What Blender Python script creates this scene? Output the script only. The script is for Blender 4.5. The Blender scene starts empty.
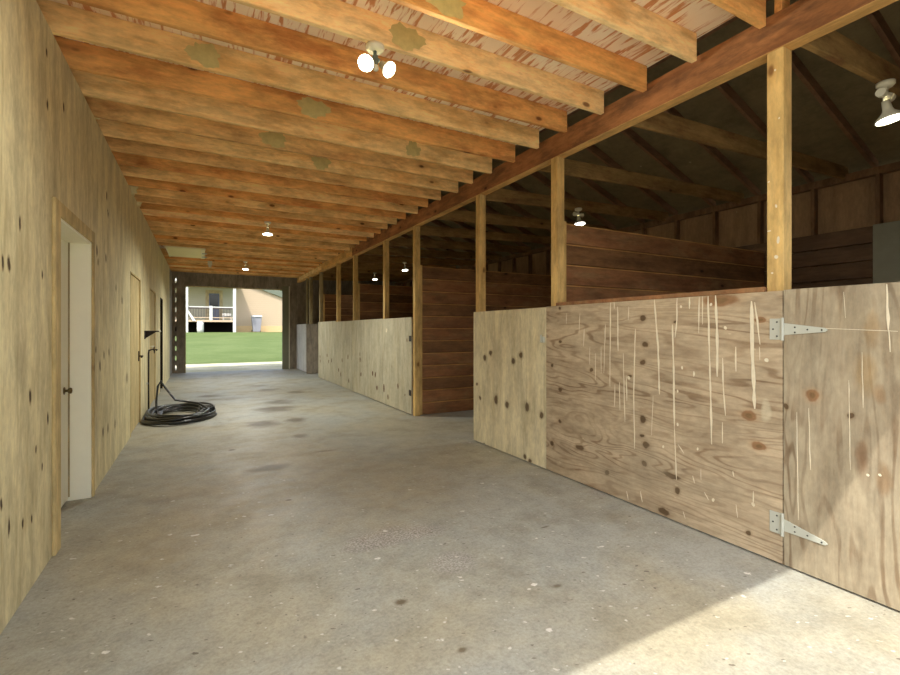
import bpy, bmesh, math, random
from mathutils import Vector, Matrix
random.seed(7)
S = bpy.context.scene
COL = S.collection

# ------------------------------------------------------------------ camera constants
CAM_H = 1.33
F_PX = 460.0
YAW = math.atan(249.0 / F_PX)
CY, SY = math.cos(YAW), math.sin(YAW)
XL = -0.77           # face of the left wall
XR = 2.90            # face of the stall fronts
XW = 6.60            # inside face of the far right wall
YB = 16.5            # back wall
ZJ = 3.085           # underside of the loft joists

def on_x(u, v, X):
    """point of the plane x = X seen at pixel (u, v) -> (y, z)"""
    z = F_PX * X / (CY * (u - 201.0))
    return (z - SY * X) / CY, CAM_H + (330.0 - v) * z / F_PX

def on_floor(u, v):
    z = F_PX * CAM_H / (v - 330.0)
    x = (u - 450.0) / F_PX * z
    return x * CY + z * SY, -x * SY + z * CY

def srgb(r, g, b):
    def f(c):
        c /= 255.0
        return c / 12.92 if c <= 0.04045 else ((c + 0.055) / 1.055) ** 2.4
    return (f(r), f(g), f(b), 1.0)

ORD = ['first', 'second', 'third', 'fourth', 'fifth', 'sixth', 'seventh', 'eighth', 'ninth', 'tenth', 'eleventh',
       'twelfth', 'thirteenth', 'fourteenth', 'fifteenth', 'sixteenth', 'seventeenth', 'eighteenth', 'nineteenth',
       'twentieth'] + ['twenty-' + w for w in ['first', 'second', 'third', 'fourth', 'fifth', 'sixth', 'seventh', 'eighth', 'ninth']] + \
      ['thirtieth'] + ['thirty-' + w for w in ['first', 'second', 'third', 'fourth', 'fifth', 'sixth', 'seventh', 'eighth', 'ninth']] + ['fortieth']

# ------------------------------------------------------------------ node helper
class NT:
    def __init__(self, name):
        self.m = bpy.data.materials.new(name)
        self.m.use_nodes = True
        self.t = self.m.node_tree
        self.t.nodes.clear()
        self.out = self.t.nodes.new('ShaderNodeOutputMaterial')
        self.b = self.t.nodes.new('ShaderNodeBsdfPrincipled')
        self.t.links.new(self.b.outputs[0], self.out.inputs[0])
    def n(self, typ, **kw):
        nd = self.t.nodes.new(typ)
        for k, v in kw.items():
            setattr(nd, k, v)
        return nd
    def put(self, sock, v):
        if isinstance(v, bpy.types.NodeSocket):
            self.t.links.new(v, sock)
        elif v is not None:
            sock.default_value = v
    def math(self, op, a, b=None, c=None, clamp=False):
        nd = self.n('ShaderNodeMath', operation=op, use_clamp=clamp)
        self.put(nd.inputs[0], a)
        if b is not None: self.put(nd.inputs[1], b)
        if c is not None: self.put(nd.inputs[2], c)
        return nd.outputs[0]
    def comb(self, x, y, z):
        nd = self.n('ShaderNodeCombineXYZ')
        for i, v in enumerate((x, y, z)): self.put(nd.inputs[i], v)
        return nd.outputs[0]
    def sep(self, v):
        nd = self.n('ShaderNodeSeparateXYZ'); self.put(nd.inputs[0], v)
        return nd.outputs
    def noise(self, vec, scale, detail=3.0, rough=0.55, dist=0.0):
        nd = self.n('ShaderNodeTexNoise')
        self.put(nd.inputs['Vector'], vec)
        nd.inputs['Scale'].default_value = scale
        nd.inputs['Detail'].default_value = detail
        nd.inputs['Roughness'].default_value = rough
        nd.inputs['Distortion'].default_value = dist
        return nd.outputs[0]
    def voro(self, vec, scale, rnd=1.0, feature='F1'):
        nd = self.n('ShaderNodeTexVoronoi', feature=feature)
        self.put(nd.inputs['Vector'], vec)
        nd.inputs['Scale'].default_value = scale
        nd.inputs['Randomness'].default_value = rnd
        return nd.outputs
    def ss(self, v, e0, e1, lo=0.0, hi=1.0):
        nd = self.n('ShaderNodeMapRange', interpolation_type='SMOOTHSTEP')
        self.put(nd.inputs[0], v)
        flip = e0 > e1
        if flip: e0, e1, lo, hi = e1, e0, hi, lo
        for i, x in enumerate((e0, e1, lo, hi)): nd.inputs[i + 1].default_value = x
        return nd.outputs[0]
    def mix(self, f, a, b, blend='MIX'):
        nd = self.n('ShaderNodeMix', data_type='RGBA', blend_type=blend)
        self.put(nd.inputs[0], f); self.put(nd.inputs[6], a); self.put(nd.inputs[7], b)
        return nd.outputs[2]
    def mul(self, col, f):
        nd = self.n('ShaderNodeVectorMath', operation='SCALE')
        self.put(nd.inputs[0], col); self.put(nd.inputs['Scale'], f)
        return nd.outputs[0]
    def coord(self, seed=True):
        c = self.n('ShaderNodeTexCoord').outputs['Object']
        if not seed: return c
        r = self.n('ShaderNodeObjectInfo').outputs['Random']
        k = self.math('MULTIPLY', r, 57.0)
        nd = self.n('ShaderNodeVectorMath', operation='ADD')
        self.put(nd.inputs[0], c)
        self.put(nd.inputs[1], self.comb(k, self.math('MULTIPLY', r, 31.0), self.math('MULTIPLY', r, 83.0)))
        return nd.outputs[0]
    def bump(self, h, strength=0.3, dist=0.01):
        nd = self.n('ShaderNodeBump')
        nd.inputs['Strength'].default_value = strength
        nd.inputs['Distance'].default_value = dist
        self.put(nd.inputs['Height'], h)
        self.put(self.b.inputs['Normal'], nd.outputs[0])
    def fin(self, color, rough=0.8, spec=0.25, metal=0.0):
        self.put(self.b.inputs['Base Color'], color)
        self.put(self.b.inputs['Roughness'], rough)
        self.b.inputs['Specular IOR Level'].default_value = spec
        self.b.inputs['Metallic'].default_value = metal
        return self.m

def plain(name, rgb, rough=0.7, spec=0.3, metal=0.0, var=0.12, scale=9.0):
    t = NT(name)
    n = t.noise(t.coord(False), scale, 4)
    c = srgb(*rgb)
    lo = tuple(x * (1 - var) for x in c[:3]) + (1,)
    hi = tuple(min(1, x * (1 + var)) for x in c[:3]) + (1,)
    t.bump(n, 0.08, 0.004)
    return t.fin(t.mix(n, lo, hi), rough, spec, metal)

def emis(name, rgb, strength):
    t = NT(name)
    t.b.inputs['Base Color'].default_value = srgb(*rgb)
    t.b.inputs['Emission Color'].default_value = srgb(*rgb)
    t.b.inputs['Emission Strength'].default_value = strength
    return t.m

def plywood(name, light, dark, knot, along='z', freq=11.0, contrast=0.6, knots=0.55, sheets=False, grime=None, kscale=1.0, blobs=()):
    """rotary-cut plywood face: contour figure stretched along the grain, fine pores, football knots"""
    t = NT(name)
    x, y, z = t.sep(t.coord(not sheets))
    a, b = (z, y) if along == 'z' else (y, z)
    if sheets:
        cell = t.math('FLOOR', t.math('DIVIDE', y, 1.22))
        a = t.math('ADD', a, t.math('MULTIPLY', cell, 7.31))
    v1 = t.comb(t.math('MULTIPLY', a, 0.42), t.math('MULTIPLY', b, 2.6), 0.0)
    n1 = t.noise(v1, 1.0, 3.0, 0.55, 0.35)
    ring = t.math('SINE', t.math('MULTIPLY', n1, 6.283 * freq))
    ring = t.math('POWER', t.ss(ring, -0.4, 1.0), 3.0)
    ring = t.math('MULTIPLY', ring, t.ss(t.noise(t.comb(a, t.math('MULTIPLY', b, 3.0), 5.0), 1.7, 3), 0.3, 0.7, 0.15, 1.0))
    fine = t.noise(t.comb(t.math('MULTIPLY', a, 4.0), t.math('MULTIPLY', b, 70.0), 0.0), 1.0, 3)
    blot = t.noise(t.comb(t.math('MULTIPLY', a, 0.8), t.math('MULTIPLY', b, 1.6), 3.0), 1.6, 5, 0.62)
    fac = t.math('ADD', t.math('MULTIPLY', ring, contrast * t_amp(t)), t.math('MULTIPLY', fine, 0.35))
    mot = t.noise(t.comb(t.math('MULTIPLY', a, 3.0), t.math('MULTIPLY', b, 11.0), 7.0), 1.0, 4, 0.6)
    fac = t.math('ADD', fac, t.math('MULTIPLY', blot, 0.65))
    fac = t.math('ADD', fac, t.math('MULTIPLY', t.math('SUBTRACT', mot, 0.5), 0.8))
    fac = t.math('SUBTRACT', fac, 0.36, clamp=True)
    col = t.mix(fac, srgb(*light), srgb(*dark))
    if grime:
        g = t.ss(t.noise(t.comb(t.math('MULTIPLY', a, 0.9), t.math('MULTIPLY', b, 2.2), 9.0), 1.3, 6, 0.65), 0.48, 0.72, 0, 0.75)
        col = t.mix(g, col, srgb(*grime))
    if knots > 0:
        vo = t.voro(t.comb(t.math('MULTIPLY', a, 1.6 * kscale), t.math('MULTIPLY', b, 3.6 * kscale), 0.0), 1.0)
        cr = t.n('ShaderNodeSeparateColor'); t.put(cr.inputs[0], vo[1])
        on = t.math('GREATER_THAN', cr.outputs[0], 1.0 - knots)
        wob = t.math('MULTIPLY', t.math('SUBTRACT', t.noise(t.comb(a, b, 0.0), 26.0, 2), 0.5), 0.05)
        d = t.math('ADD', vo[0], wob)
        halo = t.math('MULTIPLY', t.ss(d, 0.30, 0.06), on)
        core = t.math('MULTIPLY', t.ss(d, 0.10, 0.055), on)
        col = t.mix(t.math('MULTIPLY', halo, 0.25), col, srgb(*dark))
        col = t.mix(t.math('MULTIPLY', core, 0.9), col, srgb(*knot))
    if blobs:
        raw = t.sep(t.coord(False))
        wq = t.n('ShaderNodeTexNoise'); wq.inputs['Scale'].default_value = 11.0; wq.inputs['Detail'].default_value = 3.0
        t.put(wq.inputs['Vector'], t.coord(False))
        wc = t.n('ShaderNodeSeparateColor'); t.put(wc.inputs[0], wq.outputs[1])
        py = t.math('ADD', raw[1], t.math('MULTIPLY', t.math('SUBTRACT', wc.outputs[0], .5), .035))
        pz = t.math('ADD', raw[2], t.math('MULTIPLY', t.math('SUBTRACT', wc.outputs[1], .5), .045))
        for (by, bz, ry, rz, colr, st, soft) in blobs:
            dy = t.math('MULTIPLY', t.math('SUBTRACT', py, by), 1.0 / ry)
            dz = t.math('MULTIPLY', t.math('SUBTRACT', pz, bz), 1.0 / rz)
            d = t.math('MULTIPLY_ADD', dy, dy, t.math('MULTIPLY', dz, dz))
            m = t.ss(d, 1.25, soft, 0.0, st)
            col = t.mix(m, col, srgb(*colr))
    flk = t.voro(t.comb(t.math('MULTIPLY', a, 9.0), t.math('MULTIPLY', b, 22.0), 2.0), 1.0)
    fr = t.n('ShaderNodeSeparateColor'); t.put(fr.inputs[0], flk[1])
    fm = t.math('MULTIPLY', t.ss(flk[0], 0.16, 0.08), t.math('GREATER_THAN', fr.outputs[1], 0.93))
    col = t.mix(t.math('MULTIPLY', fm, 0.4), col, srgb(226, 210, 176))
    g1 = t.noise(t.comb(t.math('MULTIPLY', a, 14.0), t.math('MULTIPLY', b, 34.0), 4.0), 1.0, 4, 0.7)
    g2 = t.noise(t.comb(t.math('MULTIPLY', a, 1.7), t.math('MULTIPLY', b, 6.0), 6.0), 1.0, 5, 0.65)
    k = t.math('ADD', t.ss(g1, 0.30, 0.70, 0.0, 0.20), t.ss(g2, 0.30, 0.70, 0.0, 0.30))
    k = t.math('ADD', k, 0.75)
    rnd = t.n('ShaderNodeObjectInfo').outputs['Random']
    k = t.math('MULTIPLY', k, t.math('ADD', 0.95, t.math('MULTIPLY', rnd, 0.10)))
    col = t.mul(col, k)
    t.bump(t.math('ADD', t.math('ADD', t.math('MULTIPLY', ring, 0.5), fine), g1), 0.3, 0.003)
    return t.fin(col, 0.82, 0.2)

def t_amp(t):
    return 1.0

def lumber(name, light, dark, knot, axis='x', streak=1.0, knots=0.4, grime=None, gr=0.6):
    """sawn softwood with the grain running along the given axis"""
    t = NT(name)
    co = t.sep(t.coord())
    i = 'xyz'.index(axis)
    a = co[i]; b, c = co[(i + 1) % 3], co[(i + 2) % 3]
    v = t.comb(t.math('MULTIPLY', a, 0.5), t.math('MULTIPLY', b, 9.0), t.math('MULTIPLY', c, 9.0))
    n1 = t.noise(v, 1.0, 3, 0.5, 0.4)
    ring = t.ss(t.math('SINE', t.math('MULTIPLY', n1, 22.0)), -0.6, 1.0)
    fine = t.noise(t.comb(t.math('MULTIPLY', a, 2.5), t.math('MULTIPLY', b, 80.0), t.math('MULTIPLY', c, 80.0)), 1.0, 2)
    blot = t.noise(t.comb(t.math('MULTIPLY', a, 0.9), t.math('MULTIPLY', b, 3.0), t.math('MULTIPLY', c, 3.0)), 1.4, 5, 0.6)
    fac = t.math('ADD', t.math('MULTIPLY', ring, 0.22 * streak), t.math('MULTIPLY', fine, 0.3))
    fac = t.math('SUBTRACT', t.math('ADD', fac, t.math('MULTIPLY', blot, 1.5)), 0.72, clamp=True)
    col = t.mix(fac, srgb(*light), srgb(*dark))
    if grime:
        g = t.ss(t.noise(t.comb(t.math('MULTIPLY', a, 1.2), t.math('MULTIPLY', b, 4.0), t.math('MULTIPLY', c, 4.0)), 1.7, 6, 0.7), 0.45, 0.7, 0, gr)
        col = t.mix(g, col, srgb(*grime))
    if knots > 0:
        vo = t.voro(t.comb(t.math('MULTIPLY', a, 3.0), t.math('MULTIPLY', b, 6.0), t.math('MULTIPLY', c, 6.0)), 1.0)
        cr = t.n('ShaderNodeSeparateColor'); t.put(cr.inputs[0], vo[1])
        on = t.math('GREATER_THAN', cr.outputs[0], 1.0 - knots)
        halo = t.math('MULTIPLY', t.ss(vo[0], 0.42, 0.10), on)
        core = t.math('MULTIPLY', t.ss(vo[0], 0.15, 0.07), on)
        col = t.mix(t.math('MULTIPLY', halo, 0.45), col, srgb(*dark))
        col = t.mix(t.math('MULTIPLY', core, 0.85), col, srgb(*knot))
    g1 = t.noise(t.comb(t.math('MULTIPLY', a, 9.0), t.math('MULTIPLY', b, 30.0), t.math('MULTIPLY', c, 30.0)), 1.0, 4, 0.7)
    g2 = t.noise(t.comb(t.math('MULTIPLY', a, 2.4), t.math('MULTIPLY', b, 7.0), t.math('MULTIPLY', c, 7.0)), 1.0, 5, 0.68)
    k = t.math('ADD', t.ss(g1, 0.30, 0.70, 0.0, 0.22), t.ss(g2, 0.32, 0.68, 0.0, 0.42))
    col = t.mul(col, t.math('ADD', k, 0.68))
    t.bump(t.math('ADD', t.math('ADD', ring, fine), g1), 0.25, 0.003)
    return t.fin(col, 0.78, 0.22)

def concrete():
    t = NT('worn_concrete')
    P = t.coord(False)
    x, y, z = t.sep(P)
    big = t.noise(P, 0.55, 5, 0.6, 0.3)
    mid = t.noise(P, 2.2, 6, 0.62)
    fine = t.noise(P, 38.0, 4, 0.65)
    col = t.mix(t.ss(big, 0.38, 0.64), srgb(160, 162, 154), srgb(166, 160, 138))
    col = t.mix(t.ss(mid, 0.46, 0.74, 0, 0.55), col, srgb(134, 128, 108))
    col = t.mix(t.ss(fine, 0.42, 0.75, 0, 0.35), col, srgb(118, 108, 92))
    # pale worn aggregate patches
    def blob(cx, cy, rx, ry, soft=0.55, wob=0.9):
        dx = t.math('DIVIDE', t.math('SUBTRACT', x, cx), rx)
        dy = t.math('DIVIDE', t.math('SUBTRACT', y, cy), ry)
        d = t.math('SQRT', t.math('ADD', t.math('MULTIPLY', dx, dx), t.math('MULTIPLY', dy, dy)))
        d = t.math('ADD', d, t.math('MULTIPLY', t.math('SUBTRACT', wn, 0.5), wob))
        return t.ss(d, 1.15, soft)
    wn = t.noise(P, 4.5, 4, 0.6)
    agg = t.ss(t.noise(P, 75.0, 3, 0.7), 0.40, 0.62)
    for (u, v, rx, ry) in ((390, 536, .36, .15), (372, 542, .22, .12), (425, 532, .22, .10), (452, 562, .16, .14), (610, 490, .22, .12)):
        cx, cy = on_floor(u, v)
        m = blob(cx, cy, rx, ry)
        col = t.mix(t.math('MULTIPLY', m, 0.55), col, t.mix(agg, srgb(126, 120, 112), srgb(190, 186, 180)))
    for (u, v, rx, ry, s) in ((215, 505, .75, 1.3, .55), (330, 470, 1.1, 1.6, .4), (150, 560, .3, .6, .3), (420, 500, .8, .7, .25), (270, 440, .9, 2.2, .35)):
        cx, cy = on_floor(u, v)
        col = t.mix(t.math('MULTIPLY', blob(cx, cy, rx, ry, 0.0, 1.1), s), col, srgb(164, 148, 112))
    # dark dirty hollows down the middle of the aisle
    for (u, v, rx, ry, s) in ((262, 424, .20, .14, .8), (296, 420, .13, .10, .7), (275, 409, .28, .16, .75), (280, 402, .22, .14, .6),
                              (210, 396, .20, .12, .7), (268, 390, .20, .12, .6), (296, 392, .16, .12, .5), (300, 436, .09, .06, .6),
                              (232, 450, .045, .035, .9), (270, 468, .17, .06, .65), (325, 451, .14, .04, .5), (258, 386, .2, .1, .5),
                              (289, 500, .03, .02, .9), (401, 602, .04, .03, .8), (545, 527, .045, .012, .8), (557, 586, .035, .02, .6),
                              (462, 650, .03, .02, .7), (222, 399, .5, .10, .3), (125, 425, .10, .45, .3)):
        cx, cy = on_floor(u, v)
        m = blob(cx, cy, rx * 1.4 if ry > .05 else rx, ry * 2.3 if ry > .05 else ry, 0.3, 0.8)
        col = t.mix(t.math('MULTIPLY', m, min(1.0, s * 1.05)), col, srgb(84, 68, 40))
    # scattered white droppings / chips, dark chips
    nearer = t.ss(y, 9.0, 2.0, 0.0, 1.0)
    ww = t.n('ShaderNodeTexNoise'); ww.inputs['Scale'].default_value = 30.0; t.put(ww.inputs['Vector'], P)
    wc = t.n('ShaderNodeSeparateColor'); t.put(wc.inputs[0], ww.outputs[1])
    for (sc, thr, c, lo, hi) in ((8.0, .80, (226, 224, 216), .13, .08), (15.0, .78, (216, 213, 204), .15, .08), (27.0, .80, (208, 204, 194), .18, .10), (12.0, .88, (92, 82, 68), .12, .07), (30.0, .86, (104, 94, 80), .2, .1)):
        vv = t.voro(t.comb(t.math('ADD', t.math('MULTIPLY', x, 0.8), t.math('MULTIPLY', wc.outputs[0], .03)), t.math('ADD', t.math('MULTIPLY', y, 1.15), t.math('ADD', t.math('MULTIPLY', x, .35), t.math('MULTIPLY', wc.outputs[1], .03))), sc), sc)
        cr = t.n('ShaderNodeSeparateColor'); t.put(cr.inputs[0], vv[1])
        d = t.math('ADD', vv[0], t.math('MULTIPLY', t.math('SUBTRACT', fine, 0.5), 0.25))
        m = t.math('MULTIPLY', t.ss(d, lo, hi), t.math('GREATER_THAN', cr.outputs[0], thr))
        m = t.math('MULTIPLY', m, nearer)
        col = t.mix(t.math('MULTIPLY', m, 0.8), col, srgb(*c))
    gr = t.math('ADD', t.ss(t.noise(P, 6.0, 7, 0.75), 0.32, 0.68, 0.0, 0.22), t.ss(t.noise(P, 70.0, 3, 0.7), 0.3, 0.7, 0.0, 0.20))
    col = t.mul(col, t.math('ADD', gr, 0.77))
    t.bump(t.math('ADD', t.math('MULTIPLY', mid, 2.0), fine), 0.25, 0.006)
    rough = t.ss(mid, 0.3, 0.7, 0.46, 0.62)
    return t.fin(col, rough, 0.35)

def osb():
    t = NT('loft_deck_board')
    P = t.coord(False)
    x, y, z = t.sep(P)
    w = t.noise(t.comb(t.math('MULTIPLY', x, 24.0), t.math('MULTIPLY', y, 3.0), 0.0), 1.0, 4, 0.6, 0.5)
    b = t.noise(P, 1.2, 4)
    col = t.mix(t.ss(b, 0.35, 0.65), srgb(252, 240, 216), srgb(246, 222, 190))
    col = t.mix(t.ss(w, 0.50, 0.60, 0, 0.9), col, srgb(204, 134, 78))
    t.bump(w, 0.2, 0.003)
    return t.fin(col, 0.8, 0.2)

def ground_mat(name, a, b, c, s1, s2):
    t = NT(name)
    P = t.coord(False)
    n = t.noise(P, s1, 5, 0.6)
    f = t.noise(P, s2, 4, 0.7)
    col = t.mix(t.ss(n, 0.35, 0.65), srgb(*a), srgb(*b))
    col = t.mix(t.ss(f, 0.45, 0.75, 0, 0.6), col, srgb(*c))
    t.bump(f, 0.6, 0.03)
    return t.fin(col, 0.9, 0.15)

def siding(name, a, pitch=0.2):
    t = NT(name)
    P = t.coord(False)
    x, y, z = t.sep(P)
    f = t.math('FRACT', t.math('DIVIDE', z, pitch))
    n = t.noise(P, 0.8, 3)
    lo = tuple(q * .94 for q in srgb(*a)[:3]) + (1,)
    col = t.mix(n, lo, srgb(*a))
    t.bump(f, 0.4, 0.02)
    return t.fin(col, 0.75, 0.2)

M = {}
M['floor'] = concrete()
M['osb'] = osb()
KN, KD, KR = (122, 98, 66), (84, 64, 42), (136, 100, 68)
def kn(X, lst, oy=0.0, kw=1.0):
    out = []
    for (u, v, ry, rz, kind) in lst:
        y, z = on_x(u, v, X)
        y -= oy
        if kind == 'red':
            out += [(y, z, ry * 2.2, rz * 2.0, (176, 146, 112), .45, .1), (y, z, ry * 1.3, rz * 1.25, KR, .85, .5), (y, z, ry * .6, rz * .6, KN, .8, .3)]
        elif kind == 'left':
            out += [(y, z, ry * 1.1, rz * 1.5, (110, 90, 60), .75, .2), (y, z, ry * .75, rz, (66, 50, 32), .9, .4)]
        else:
            out += [(y, z, ry * 1.9, rz * 1.8, KN, .35, .2), (y, z, ry * 1.15, rz * 1.1, KD, .85, .45)]
    return out
LK = []
for (u, v, r, k) in ((20, 223, .017, 2.6), (3, 262, .018, 2.6), (9, 265, .02, 2.6), (42, 274, .015, 2.4), (107, 196, .03, 2.0), (108, 213, .028, 2.0),
                     (97, 251, .03, 2.0), (106, 258, .03, 2.0), (30, 397, .02, 2.6), (47.6, 418, .02, 2.4), (98, 262, .025, 2), (103, 432, .03, 2),
                     (108, 428, .03, 2.2), (115, 424, .03, 2.2), (127, 378, .05, 1.8), (9, 527, .016, 3.6), (23, 524, .014, 2.4), (32, 518, .013, 2.4),
                     (42, 467, .013, 2.2), (1, 505, .015, 2.4), (48, 105, .018, 2.2), (64, 107, .02, 2.2), (47, 52, .016, 2), (100, 366, .03, 2),
                     (104, 355, .03, 1.8), (109, 352, .03, 1.8), (96, 350, .02, 1.8), (122, 300, .035, 1.6), (116, 288, .03, 1.7), (36, 450, .013, 2)):
    LK.append((u, v, r, r * k * .62, 'left'))
XPF, XQF = XR - .018, XR - .022
HK = [(643, 319, .022, .022, ''), (645, 344, .024, .018, ''), (643, 362, .02, .02, ''), (643, 419, .024, .024, ''), (642, 436, .018, .01, ''), (646, 445, .028, .022, ''),
      (644, 463, .022, .018, ''), (607, 473, .018, .018, ''), (677, 491, .018, .022, ''), (664, 512, .04, .022, ''), (749, 415, .036, .026, 'red'), (759, 446, .034, .02, 'red'),
      (760, 320, .026, .016, 'red'), (560, 341, .018, .012, ''), (552, 366, .014, .014, ''), (560, 389.6, .02, .016, ''), (591.4, 370, .016, .014, ''), (560, 422, .014, .014, ''),
      (579.6, 448, .045, .022, ''), (552, 443, .02, .02, ''), (560, 309, .014, .014, ''), (630, 376, .02, .01, ''), (748, 532, .014, .012, ''), (675, 321, .014, .008, ''),
      (720, 300, .09, .03, 'red'), (672, 476, .06, .015, '')]
VK = [(484.8, 358, .028, .03, ''), (490.7, 352.6, .026, .026, ''), (513.5, 360.6, .03, .032, ''), (521, 355.5, .026, .028, ''), (496, 400, .03, .045, ''), (507, 405, .026, .03, ''),
      (527, 407, .032, .045, ''), (541.4, 414.8, .026, .03, ''), (480, 398, .02, .02, ''), (477, 384, .018, .018, ''), (484, 445, .025, .02, ''), (530, 461, .025, .02, ''), (525, 457, .02, .02, '')]
DK = [(812, 395, .024, .03, 'red'), (852, 416, .013, .014, ''), (786, 407, .012, .016, '')]
def stain(u, v, ry, rz, c, st, soft=.05, oy=.02):
    y, z = on_x(u, v, XPF)
    return (y - oy, z, ry, rz, c, st, soft)
HS = [stain(766, 411, .03, .07, (204, 194, 166), .6, .2, 1.388), stain(610, 478, .3, .12, (150, 138, 116), .35, .0, 1.388), stain(650, 470, .25, .2, (150, 138, 116), .3, .0, 1.388)]
DS = [stain(872, 330, .035, .10, (152, 122, 82), .5), stain(866, 375, .05, .12, (156, 128, 84), .5), stain(880, 395, .03, .06, (146, 110, 72), .5), stain(884, 480, .035, .09, (142, 108, 72), .55), stain(862, 455, .03, .09, (120, 86, 58), .6)]
M['ply_left'] = plywood('weathered_wall_plywood', (226, 215, 172), (176, 159, 114), (78, 56, 38), 'z', 6.0, 0.34, 0.0, True, (190, 178, 142), 1.3, kn(XL, LK))
M['ply_v'] = plywood('vertical_grain_plywood', (222, 212, 178), (182, 168, 130), (90, 70, 46), 'z', 6.0, 0.4, 0.08, False, (186, 172, 140), 1.0, kn(XQF, VK, 3.41))
M['ply_h'] = plywood('horizontal_grain_plywood', (190, 172, 144), (118, 92, 66), (96, 72, 48), 'y', 22.0, 0.58, 0.04, False, (172, 154, 126), 1.0, kn(XPF, HK, 1.388) + HS)
M['ply_door'] = plywood('cathedral_grain_plywood', (170, 158, 134), (104, 80, 56), (104, 74, 48), 'z', 16.0, 0.58, 0.04, False, (172, 158, 130), 1.0, kn(XPF, DK, .02) + DS)
M['ply_far'] = plywood('pale_stall_plywood', (188, 182, 158), (156, 146, 120), (92, 76, 54), 'z', 5.0, 0.3, 0.12, False, (182, 172, 142))
M['ply_white'] = plywood('near_white_plywood', (214, 212, 206), (180, 176, 168), (120, 110, 98), 'z', 6.0, 0.3, 0.05)  # near-white sheet, paler than the other stall fronts
M['knot'] = plain('knot_wood', (92, 58, 34), 0.8, 0.2, 0, 0.35, 40)
M['knot_dark'] = plain('knot_heart', (52, 34, 22), 0.85, 0.15, 0, 0.3, 60)
M['knot_red'] = plain('knot_resin', (150, 96, 52), 0.7, 0.25, 0, 0.25, 30)
M['drip'] = plain('white_splash', (226, 216, 190), 0.7, 0.25, 0, 0.14, 40)
M['rust'] = plain('rust_stain', (168, 122, 72), 0.85, 0.15, 0, 0.25, 18)
M['joist_yellow'] = lumber('yellow_pine_joist', (250, 216, 152), (218, 164, 96), (104, 60, 32), 'x', 0.9, 0.5, (206, 156, 92), .7)
M['joist_pale'] = lumber('pale_pine_joist', (252, 222, 164), (226, 180, 116), (110, 66, 34), 'x', 0.8, 0.4, (222, 168, 104), .7)
M['joist_orange'] = lumber('orange_pine_joist', (238, 184, 112), (200, 130, 70), (96, 48, 24), 'x', 1.0, 0.6, (176, 104, 54), .7)
M['joist_tan'] = lumber('tan_pine_joist', (236, 196, 132), (194, 142, 86), (80, 46, 24), 'x', 1.0, 0.5, (168, 118, 68), .7)
M['mold'] = plain('green_lichen_blotch', (196, 180, 122), 0.9, 0.1, 0, 0.3, 22)
M['beam'] = lumber('reddish_beam', (172, 118, 74), (122, 80, 50), (66, 34, 20), 'y', 1.2, 0.35, (104, 74, 50), 0.8)
M['beam_pale'] = lumber('pale_beam_wood', (222, 178, 112), (186, 136, 76), (96, 60, 32), 'y', 0.8, 0.25)
M['post'] = lumber('post_wood', (212, 180, 116), (166, 128, 72), (110, 74, 40), 'z', 1.0, 0.4, (178, 152, 104), 0.6)
M['post_grey'] = lumber('grey_post_wood', (170, 156, 118), (128, 112, 78), (84, 66, 44), 'z', 1.0, 0.25)
M['red_boards'] = lumber('stained_partition_boards', (150, 106, 70), (104, 68, 46), (60, 38, 24), 'x', 1.1, 0.3, (140, 112, 78), 0.7)
M['brown_boards'] = lumber('brown_partition_boards', (134, 98, 64), (90, 62, 42), (52, 36, 24), 'x', 1.1, 0.3, (84, 60, 40), 0.6)
M['board_edge'] = lumber('worn_board_edge', (196, 150, 92), (150, 104, 58), (90, 60, 36), 'x', 0.8, 0.0)
M['tie'] = lumber('dusty_tie_wood', (168, 136, 84), (116, 86, 52), (64, 42, 26), 'x', 1.0, 0.35, (112, 70, 44), 0.7)
M['rafter'] = lumber('dark_rafter_wood', (150, 116, 88), (110, 82, 62), (70, 48, 36), 'x', 0.8, 0.2)
M['roof_in'] = plywood('dark_roof_sheathing', (140, 126, 94), (106, 92, 68), (60, 48, 36), 'y', 4.0, 0.3, 0.0)
M['stud'] = lumber('dark_stud_wood', (136, 106, 78), (100, 76, 56), (44, 30, 22), 'z', 0.8, 0.2)
M['wall_dark'] = plywood('dark_wall_plywood', (168, 138, 106), (134, 108, 82), (60, 46, 34), 'z', 5.0, 0.4, 0.1)
M['kick'] = lumber('dark_kick_boards', (112, 88, 66), (80, 62, 48), (36, 26, 20), 'y', 0.9, 0.2)
M['end_wall'] = lumber('dark_end_boards', (152, 142, 126), (120, 110, 98), (76, 66, 56), 'z', 0.8, 0.15)
M['end_post'] = plain('olive_grey_door_post', (132, 132, 112), 0.8, 0.2)
M['grey_panel'] = plain('grey_green_board', (150, 150, 132), 0.8, 0.2)
M['white_paint'] = plain('cream_white_paint', (246, 244, 222), 0.55, 0.35, 0, 0.04, 14)
M['door_cream'] = plywood('cream_door_plywood', (196, 178, 130), (164, 142, 96), (96, 74, 48), 'z', 5.0, 0.3, 0.08)
M['casing'] = lumber('honey_door_casing', (204, 184, 132), (172, 148, 98), (110, 80, 46), 'z', 0.7, 0.1)
M['steel'] = plain('galvanised_steel', (186, 188, 176), 0.55, 0.35, 0.0, 0.06, 30)
M['screw'] = plain('dark_screw', (70, 70, 68), 0.5, 0.4, 0.4)
M['bronze'] = plain('aged_brass', (108, 92, 58), 0.4, 0.4, 0.6)
M['iron'] = plain('dark_iron', (52, 44, 38), 0.6, 0.3, 0.2)
M['void'] = plain('unlit_room_shade', (46, 40, 32), 0.9, 0.1)  # near-black colour stands in for the shade of unlit rooms
M['hose'] = plain('black_rubber_hose', (26, 28, 27), 0.28, 0.55, 0, 0.1, 20)
M['lamp_white'] = plain('lamp_housing_cream', (222, 218, 196), 0.5, 0.35, 0, 0.04)
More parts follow.
